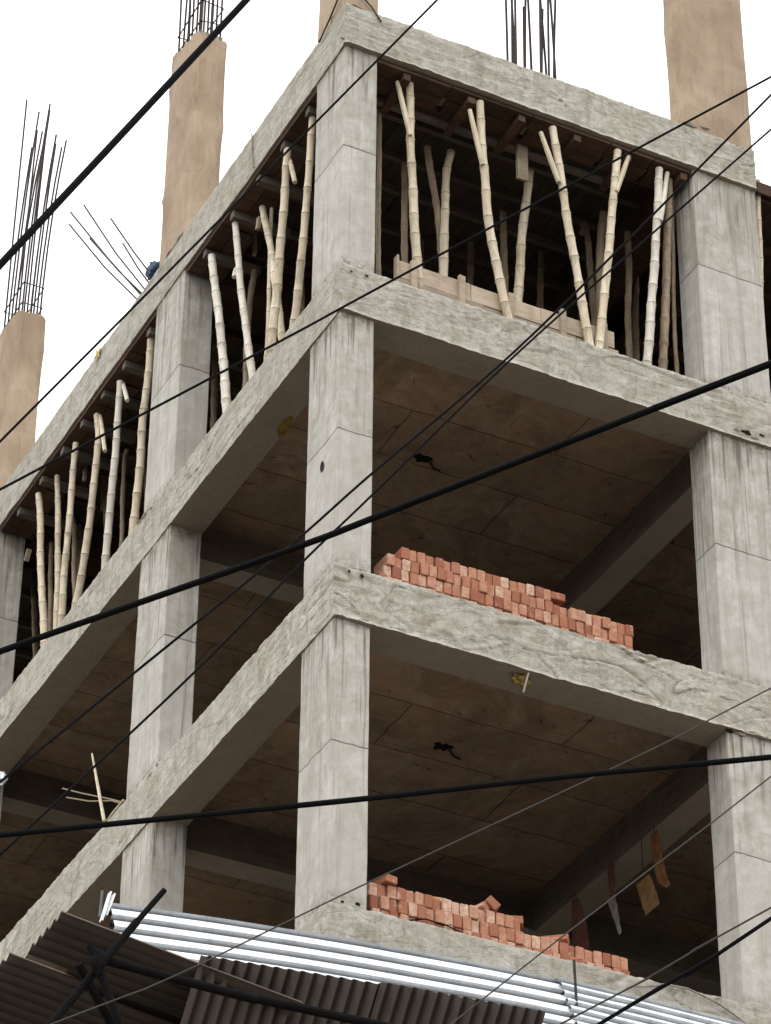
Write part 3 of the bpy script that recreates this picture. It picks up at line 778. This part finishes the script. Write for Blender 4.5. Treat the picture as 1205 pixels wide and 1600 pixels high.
# loose bricks on the stacks
L_ = [
      (1.55, .24, -3.1+.4545, (0, math.pi/2, 1.5), 'brick laid lengthwise on the crest of the upper stack'),
      (2.12, .22, -3.1+.4545, (0, math.pi/2, 1.5), 'brick lying flat at the step where the upper stack drops a course'),
      (.45, .20, -3.1+.001, (0, .25, .05), 'single brick standing apart at the corner column end of the upper stack'),
      (2.55, .22, -3.1+.341, (0, math.pi/2, 1.45), 'flat brick on the low right part of the upper stack'),
      (.50, .20, -6.135+.342, (0, math.pi/2, .15), 'tilted brick crowning the corner column end of the lower stack'),
      (1.35, .24, -6.135+.345, (0, .75, .3), 'loose brick propped aslant on the middle of the lower stack'),
      (1.52, .22, -6.135+.372, (0, -.8, -.2), 'brick leaning the other way on the middle of the lower stack'),
      (1.66, .25, -6.135+.343, (0, math.pi/2, 1.1), 'brick lying lengthwise among the loose ones on the lower stack'),
      (.98, .25, -6.135+.343, (0, math.pi/2, 1.4), 'flat brick beside the loose ones on the lower stack, nearer the corner'),
      (2.05, .24, -6.135+.262, (0, .8, .9), 'tilted brick peaking over the right half of the lower stack')]
for x, y, z, r, lb in L_:
    if abs(r[1]) > 1.2: z += .036
    if abs(r[0]) > 1.2: z += .118
    # meshes stand on their own base: move the pivot for bricks on their side
    put_brick(x, y, z, r, lb, 'loose bricks')

# ------------------------------------------------------------------ bright tin strip beside the lower slab
def rib_sheet(P0, ex, ey, nrm, lx, ly, prof, nx, ny, wob=.004, sd=0):
    P0, ex, ey, nrm = Vector(P0), Vector(ex), Vector(ey), Vector(nrm)
    def fn(a, b):
        q = P0+ex*(a*lx)+ey*(b*ly)
        return q+nrm*(prof(b*ly)+wob*noise.noise(Vector((a*lx*1.3, b*ly*3, sd))))
    return MB().grid(fn, nx, ny)
def trap(pitch, h, groove=.32):
    def f(s):
        t = (s/pitch) % 1
        if t < groove*.35: return h*(t/(groove*.35))*-1
        if t < groove*.65: return -h
        if t < groove: return -h*(1-(t-groove*.65)/(groove*.35))
        return 0
    return f
a0, a1 = at(172, 1410, 1, -.30), at(882, 1531, 1, -.30)
d1 = (a1-a0); d1n = d1.normalized(); dn = Vector((0, -.50, -1)).normalized(); nn = Vector((0, -1, .5)).normalized()
def bowed(P0, P1, mid_up, dn, nn, ly, prof, sd):
    L3_ = (P1-P0).length
    def fn(a, b):
        q = P0.lerp(P1, a)+Vector((0, 0, mid_up*4*a*(1-a)))+dn*(b*ly)
        return q+nn*(prof(b*ly)+.006*noise.noise(Vector((a*4, b*3, sd))))
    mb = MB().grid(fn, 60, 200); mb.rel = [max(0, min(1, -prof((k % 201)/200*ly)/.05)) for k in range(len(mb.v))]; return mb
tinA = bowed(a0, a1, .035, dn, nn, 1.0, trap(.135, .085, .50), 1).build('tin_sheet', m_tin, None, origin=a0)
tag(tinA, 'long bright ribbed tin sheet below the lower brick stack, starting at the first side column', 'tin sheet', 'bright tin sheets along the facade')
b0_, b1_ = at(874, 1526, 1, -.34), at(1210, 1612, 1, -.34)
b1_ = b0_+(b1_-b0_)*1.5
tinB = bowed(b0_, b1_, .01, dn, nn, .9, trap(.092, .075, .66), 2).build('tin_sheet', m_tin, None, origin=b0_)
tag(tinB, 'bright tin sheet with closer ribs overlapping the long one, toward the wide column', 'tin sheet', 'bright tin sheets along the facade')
# tie pole and clutter where the sheets overlap
p1, p2 = at(897, 1500, 1, -.45), at(905, 1640, 1, -.45)
o = MB().tube([p1, p2], .011, 8).build('tie_pole', m_rebar, None, origin=p2); tag(o, 'thin dark upright pole in front of the overlap of the bright tin sheets', 'pole')
for k, (u, v, u2, v2) in enumerate(((172, 1395, 158, 1440), (178, 1398, 165, 1432), (160, 1392, 156, 1432))):
    o = MB().bar(at(u, v, 1, -.28), at(u2, v2, 1, -.28), .05 if k < 2 else .02, .012).build('bent_metal_strip', m_tin if k < 2 else m_rebg, None, origin=at(u2, v2, 1, -.28))
    tag(o, ['upper curled tin strip poking up at the end of the bright sheets', 'lower curled tin strip poking up at the end of the bright sheets', 'thin upright rod beside the curled tin strips'][k], 'metal strip')

# ------------------------------------------------------------------ dark canopy of corrugated sheets
def corr(P, e_rib, e_acr, lr, la, pitch, amp, cover_sd):
    """sheet whose ribs run along e_rib"""
    P, r, a = Vector(P), Vector(e_rib).normalized(), Vector(e_acr).normalized(); n = r.cross(a).normalized()
    na = max(8, round(la/pitch*8))
    def fn(i, j):
        s = j*la; return P+r*(i*lr)+a*s+n*(amp*math.sin(2*math.pi*s/pitch)+.004*noise.noise(Vector((i*3, s*2, cover_sd))))
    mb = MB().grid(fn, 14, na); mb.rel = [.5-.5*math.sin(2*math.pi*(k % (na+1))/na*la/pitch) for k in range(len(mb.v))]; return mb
can = thing('corrugated_canopy', (-1.6, -1.5, -7.7), 'dark corrugated tin canopy on black poles wrapping the building corner, seen from below', 'canopy')
dX = (1, 0, -.14); dR = (0, 1, -1.25)
# side sheets, ribs across
fin(corr((-2.66, -1.58, -7.655), dX, (0, 1, .0), 1.75, .62, .125, .026, 1), 'roof_sheet', m_tind, can, smooth=True)
fin(corr((-2.76, -.93, -7.68), dX, (0, 1, .0), .55, .12, .125, .026, 2), 'roof_sheet', m_tind, can, smooth=True)
fin(corr((-2.78, -.85, -7.70), dX, (0, 1, .0), 2.6, 1.25, .125, .026, 3), 'roof_sheet', m_tind, can, smooth=True)
fin(corr((-2.80, .34, -7.73), dX, (0, 1, .0), 2.6, 1.25, .125, .026, 4), 'roof_sheet', m_tind, can, smooth=True)
fin(corr((-2.36, -.99, -7.70), dX, (0, 1, .0), 2.1, .3, .125, .026, 9), 'roof_sheet', m_tind, can, smooth=True)
fin(corr((-1.68, -1.59, -7.73), dR, (1, 0, .08), 1.7, 1.36, .097, .022, 5), 'roof_sheet', m_tind, can, smooth=True)
fin(corr((-.36, -1.60, -7.615), dR, (1, 0, .06), 1.7, 1.27, .097, .022, 6), 'roof_sheet', m_tind, can, smooth=True)
MBp = lambda a, b, r, y1=-2.0, y2=None: MB().tube([at(a[0], a[1], 1, y1), at(b[0], b[1], 1, y1 if y2 is None else y2)], r, 10)
fin(MBp((257, 1391), (208, 1447), .019, -1.95), 'pole', m_steel, can)
fin(MBp((214, 1440), (70, 1612), .026, -1.96), 'pole', m_steel, can)
fin(MBp((141, 1478), (202, 1640), .027, -2.05), 'pole', m_steel, can)
fin(MBp((150, 1497), (400, 1562), .030, -1.9), 'rail', m_steel, can)
fin(MBp((380, 1556), (900, 1668), .030, -1.86), 'rail', m_steel, can)
fin(lump(at(152, 1503, 1, -2.06), .05, 5, (1, 1, 1.7)), 'rope_knot', m_steel, can, smooth=True)
# props carrying the canopy down to the building
for (x, y) in ((-2.5, -1.9), (-.2, -1.9), (-2.5, 1.3)):
    fin(MB().tube([(x, y+.4, -7.95), (x*.15+.0, -.0 if y < 0 else y, -9.4)], .03, 8), 'strut', m_steel, can)

# ------------------------------------------------------------------ overhead cables
def cable(px, r, label, mat=None, group='cables crossing in front of the building', ext=4.0, cat='cable'):
    P = [at_depth(u, v, d) for (u, v, d) in px]
    a = P[0]+(P[0]-P[1]).normalized()*ext; b = P[-1]+(P[-1]-P[-2]).normalized()*ext
    P = [a]+P+[b]
    Q = [P[0]*2-P[1]]+P+[P[-1]*2-P[-2]]; D = []
    for i in range(1, len(Q)-2):
        for k in range(10):
            t = k/10; A, B, C_, E_ = Q[i-1:i+3]
            D.append(.5*((2*B)+(-A+C_)*t+(2*A-5*B+4*C_-E_)*t*t+(-A+3*B-3*C_+E_)*t**3))
    D.append(P[-1])
    o = MB().tube(D, r, 8).build('overhead_cable', mat or m_cable, None, origin=P[1], smooth=True)
    return tag(o, label, cat, group)
cable([(385, 0, 11.5), (246, 150, 11), (0, 414, 10.2)], .0125, 'thick black cable crossing the sky above the side facade at the top')
cable([(683, 0, 14), (488, 197, 13.4), (189, 500, 12.6), (0, 690, 12)], .0050, 'thin black cable running over the corner column top and down along the side roof beam')
cable([(1205, 120, 15), (1000, 230, 14.6), (580, 456, 13.8), (440, 532, 13.5), (0, 765, 12.6)], .0056, 'thin black cable crossing the top storey from the wide column to the farthest side column')
cable([(1205, 148, 15), (1000, 356, 14.4), (800, 553, 13.8), (580, 741, 13.2), (440, 864, 12.8), (150, 1100, 12), (0, 1222, 11.6)], .0054, 'upper of the two thin cables that meet over the plank kerb')
cable([(1205, 202, 15.4), (1000, 382, 14.8), (800, 560, 14.1), (580, 775, 13.4), (473, 878, 13.1), (294, 1060, 12.6), (0, 1336, 11.8)], .0050, 'lower of the two thin cables that meet over the plank kerb')
cable([(1205, 568, 10.5), (1000, 647, 10.7), (600, 803, 11), (450, 860, 11.1), (0, 1018, 11.4)], .0120, 'thick black cable sagging across the second storey above the upper brick stack')
cable([(1205, 1183, 11.8), (900, 1212, 11.8), (580, 1247, 11.8), (300, 1275, 11.8), (0, 1305, 11.8)], .0110, 'thick black cable running almost level above the lower brick stack')
cable([(1205, 1075, 15), (1000, 1180, 14.6), (580, 1377, 14), (445, 1442, 13.8), (250, 1535, 13.5), (50, 1612, 13.2)], .0036, 'very thin grey cable slanting down over the foot of the corner column', m_cabg)
cable([(1205, 1213, 15), (1109, 1288, 14.8), (990, 1378, 14.6), (860, 1478, 14.3), (690, 1612, 14)], .0036, 'very thin grey cable slanting down over the wide column toward the lower stack', m_cabg)
cable([(1205, 1435, 11), (1120, 1492, 11), (980, 1574, 11), (900, 1622, 11)], .0068, 'black cable cutting across the bottom corner below the wide column')
cable([(1205, 1418, 13), (1118, 1466, 13), (1000, 1535, 13), (880, 1598, 13)], .0042, 'pale grey wire just above the black cable at the bottom corner', m_cabg)

# ------------------------------------------------------------------ small clutter
def ribbon(pts, w, wdir, name, mat, label, cat, group=None, sd=0, nrmoff=.01):
    """hanging cloth strip"""
    pts = [Vector(p) for p in pts]; w_ = Vector(wdir).normalized(); w = [q*1.35 for q in w] if isinstance(w, list) else w*1.35
    def fn(a, b):
        s = a*(len(pts)-1); i = min(int(s), len(pts)-2); q = pts[i].lerp(pts[i+1], s-i)
        ww = (w if not isinstance(w, (list, tuple)) else w[i]+(w[i+1]-w[i])*(s-i))
        return q+w_*(ww*(b-.5))+Vector((.3, -1, 0))*(nrmoff*math.sin(b*9+sd+a*3)+.012*noise.noise(Vector((a*5, b*4, sd))))
    o = MB().grid(fn, 14, 10).build(name, mat, None, origin=pts[-1], smooth=True, solid=.004)
    if pts[0].z < -3.63: MB().tube([(pts[0].x, pts[0].y, -3.61), pts[0]+Vector((0, 0, -.02))], .004, 5).build('string', m_rebar, o, origin=pts[0])
    return tag(o, label, cat, group)
xf = R+.28
def pX(u, v, dx=0): return at(u, v, 0, xf+dx)
ribbon([pX(1022, 1300), pX(1028, 1340), pX(1036, 1375), pX(1046, 1385)], [.07, .09, .10, .05], (0, 1, 0), 'cloth_strip', m_rust, 'faded orange cloth strip hanging down the inner beam side in the lower bay', 'cloth', sd=1)
ribbon([pX(1005, 1374), pX(1013, 1398), pX(1020, 1422)], [.16, .18, .18], (0, 1, .0), 'paper_sheet', m_ochre, 'square ochre board hanging below the orange cloth strip in the lower bay', 'board', sd=2, nrmoff=.002)
ribbon([pX(955, 1352), pX(957, 1380), pX(956, 1400)], [.07, .10, .06], (0, 1, 0), 'cloth_strip', m_redc, 'dusty red cloth hanging over the inner beam, left of the ochre board', 'cloth', sd=3)
ribbon([pX(955, 1402), pX(962, 1430), pX(969, 1460)], [.12, .08, .015], (0, 1, 0), 'plastic_scrap', m_plast, 'pale pointed plastic scrap dangling below the dusty red cloth', 'plastic scrap', sd=4)
ribbon([pX(898, 1405), pX(905, 1445), pX(908, 1492)], [.10, .18, .20], (0, 1, 0), 'cloth_strip', m_redc, 'long dark red cloth hanging just above the right part of the lower brick stack', 'cloth', sd=5)
# yellow foam stuck at the third floor beam
p = at(820, 1085, 1, .02); p.z = -3.62
o = lump(p+Vector((0, .05, -.03)), .055, 6, (1.5, .8, .9), amp=.7).build('foam_clump', m_yst, None, origin=p, smooth=True)
tag(o, 'yellow foam clump stuck under the beam below the upper brick stack', 'foam')
p = at(826, 1052, 1, -.04)
o = MB().tube([p, at(822, 1066, 1, -.05), at(818, 1082, 1, -.03)], .008, 6).build('rag_string', m_plast, None, origin=p)
tag(o, 'short pale string hanging over the beam edge above the yellow foam', 'string')
# dry star-shaped leaf on the side roof edge
p = at(155, 553, 0, -.02); mb = MB(); mb.v.append(p)
for k in range(12):
    a = k*math.pi/6; r = .10 if k % 2 == 0 else .035
    mb.v.append(p+Vector((-.02+.02*random.random(), math.cos(a)*r*1.2, math.sin(a)*r*.9)))
for k in range(12): mb.f.append((0, 1+k, 1+(k+1) % 12))
o = mb.build('dry_leaf', m_yel, None, origin=p, solid=.003); tag(o, 'dry yellow star shaped leaf caught on the side roof edge', 'leaf')
# twig growing on the roof edge
a, b, c = at(396, 262, 0, -.03), at(394, 215, 0, -.02), at(389, 192, 0, -.02)
o = MB().tube([a, (a+b)/2+Vector((0, .01, 0)), b, c], [.008, .007, .006, .003], 6).build('dry_twig', m_twig, None, origin=a)
tag(o, 'dry thin stem sticking up from the side roof beam', 'stem')
# stick and cords on the third floor's side edge
a, b = at(163, 1283, 0, .10), at(144, 1178, 0, .22)
o = MB().tube([b, (a+b)/2, a], [.010, .016, .018], 7).build('split_stick', m_bam, None, origin=a)
tag(o, 'split bamboo stick leaning in the side opening by the first side column', 'stick')
for k, pl in enumerate((((98, 1232), (130, 1240), (170, 1248), (190, 1253)), ((104, 1246), (140, 1252), (175, 1251), (191, 1256)), ((168, 1282), (178, 1268), (190, 1254), (193, 1250)))):
    P = [at(u, v, 0, .16-.01*k) for u, v in pl]
    o = MB().tube(P, .007 if k < 2 else .011, 6).build('cord', m_twig if k < 2 else m_bam, None, origin=P[0])
    tag(o, ['upper pale cord stretched from the first side column into the side opening', 'lower pale cord stretched from the first side column into the side opening', 'short tan cord curling up to the first side column from the stick'][k], 'cord')
P = [at(u, v, 1, -.05) for u, v in ((985, 1541), (1010, 1541), (1040, 1538), (1075, 1545), (1120, 1566), (1165, 1598), (1190, 1620))]
o = MB().tube(P, .009, 6).build('cord', m_plast, None, origin=P[0], smooth=True); tag(o, 'pale cord arching over the lower floor edge beside the lower brick stack', 'cord')
P = [at(u, v, 1, .09) for u, v in ((616, 1448), (640, 1438), (665, 1436), (700, 1447), (740, 1466), (765, 1485), (793, 1511))]
o = MB().tube(P, .006, 6).build('cord', m_cable, None, origin=P[0], smooth=True); tag(o, 'dark cord lying over the front of the lower brick stack', 'cord')
p = at(4, 1216, 0, -.05)
o = lump(p, .045, 8, (1, .8, 1.6), amp=.5).build('plastic_scrap', m_tin, None, origin=p, smooth=True); tag(o, 'small white plastic scrap at the far end of the side beam', 'plastic scrap')

# mortar spills, rubble and stains on the frame; black lumps are painted cavity shade
k_ = 0
for (u, v, ax, val, rr, mt) in ((226, 806, 0, -.01, .035, m_beam), (219, 815, 0, -.01, .028, m_beam), (232, 798, 0, .0, .025, m_beam), (236, 794, 0, -.01, .018, m_col),
        (1166, 676, 1, -.012, .035, m_hole), (1180, 686, 1, -.012, .028, m_beam), (1150, 672, 1, -.014, .022, m_beam), (1190, 680, 1, -.012, .02, m_hole),
        (877, 158, 1, -.01, .035, m_edge), (884, 166, 1, -.012, .025, m_edge), (1078, 196, 1, -.005, .05, m_edge), (1100, 200, 1, -.005, .03, m_edge),
        (246, 1196, 0, -.01, .02, m_beam), (236, 1210, 0, -.01, .026, m_beam), (536, 60, 1, -.01, .018, m_edge), (548, 66, 1, -.01, .016, m_edge), (1140, 1142, 1, -.01, .024, m_hole), (1158, 1146, 1, -.012, .03, m_beam)):
    k_ += 1
    fin(lump(at(u, v, ax, val), rr, k_*2.3, (1.5, .5, .6) if ax == 1 else (.5, 1.5, .6), 7, .6), 'mortar_or_painted_cavity', mt, building, smooth=True)
p = at(452, 668, 2, -.5175); mb = MB(); mb.v.append(p)
p.x = min(p.x, .29)
for k in range(16):
    a = k*math.pi/8; q = .10*(1+.5*noise.noise(Vector((math.cos(a), math.sin(a), 4)))); mb.v.append(p+Vector((math.cos(a)*q*.6, math.sin(a)*q*1.5, 0)))
for k in range(16): mb.f.append((0, 1+(k+1) % 16, 1+k))
fin(mb, 'yellow_stain', m_yst, building)
for k, (A, B, C_) in enumerate((((530, -6), (515, 30), (499, 66)), ((566, -6), (580, 10), (596, 34)))):
    ax = 0 if k == 0 else 1
    P = [at(*q, ax, -.035) for q in (A, B, C_)]
    o = MB().tube(P, .008, 6).build('binding_wire', m_rebar, None, origin=P[-1])
    tag(o, ['dark wire slung down the side of the wrapped corner stub on the roof', 'dark wire slung over the front of the wrapped corner stub on the roof'][k], 'wire')

# ------------------------------------------------------------------ ground
g = MB().grid(lambda a, b: (a*600-300, b*600-300, -Z0), 4, 4).build('ground', m_ground, None, origin=(0, 0, -Z0)); g['kind'] = 'structure'
rd = MB().box(-300, 300, -27, -19.5, -Z0+.004, -Z0+.02).build('road', m_road, None, origin=(0, 0, -Z0)); rd['kind'] = 'structure'

# ------------------------------------------------------------------ light
W = bpy.data.worlds.new('World'); S.world = W; W.use_nodes = True
nt = W.node_tree; bg = nt.nodes['Background']
sk = nt.nodes.new('ShaderNodeTexSky'); sk.sky_type = 'NISHITA'; sk.sun_disc = False
SEL, SAZ = math.radians(52), math.radians(232)
sk.sun_elevation = SEL; sk.sun_rotation = SAZ; sk.dust_density = 4
tc = nt.nodes.new('ShaderNodeTexCoord'); nz = nt.nodes.new('ShaderNodeTexNoise'); nz.inputs['Scale'].default_value = 1.6; nz.inputs['Detail'].default_value = 5
nt.links.new(tc.outputs['Generated'], nz.inputs['Vector'])
rp = nt.nodes.new('ShaderNodeValToRGB'); rp.color_ramp.elements[0].position = .3; rp.color_ramp.elements[0].color = (.88, .93, .97, 1); rp.color_ramp.elements[1].position = .6; rp.color_ramp.elements[1].color = (1, 1, .995, 1)
nt.links.new(nz.outputs[0], rp.inputs[0])
gain = nt.nodes.new('ShaderNodeMix'); gain.data_type = 'RGBA'; gain.blend_type = 'MULTIPLY'; gain.inputs[0].default_value = 1
nt.links.new(rp.outputs[0], gain.inputs[6]); gain.inputs[7].default_value = (20, 20, 20, 1)
mx = nt.nodes.new('ShaderNodeMix'); mx.data_type = 'RGBA'; mx.inputs[0].default_value = .94
nt.links.new(sk.outputs[0], mx.inputs[6]); nt.links.new(gain.outputs[2], mx.inputs[7])
nt.links.new(mx.outputs[2], bg.inputs['Color']); bg.inputs['Strength'].default_value = .1
sd_ = bpy.data.lights.new('sun', 'SUN'); sd_.energy = 1.0; sd_.angle = math.radians(25); sd_.color = (1, .97, .93)
so = bpy.data.objects.new('sun', sd_); COL.objects.link(so)
dirn = Vector((math.cos(SEL)*math.sin(SAZ), math.cos(SEL)*math.cos(SAZ), math.sin(SEL)))
so.rotation_euler = dirn.to_track_quat('Z', 'Y').to_euler()
S.view_settings.view_transform = 'Standard'; S.view_settings.look = 'None'; S.view_settings.exposure = 0; S.view_settings.gamma = 1
S.cycles.max_bounces = 4; S.cycles.diffuse_bounces = 2
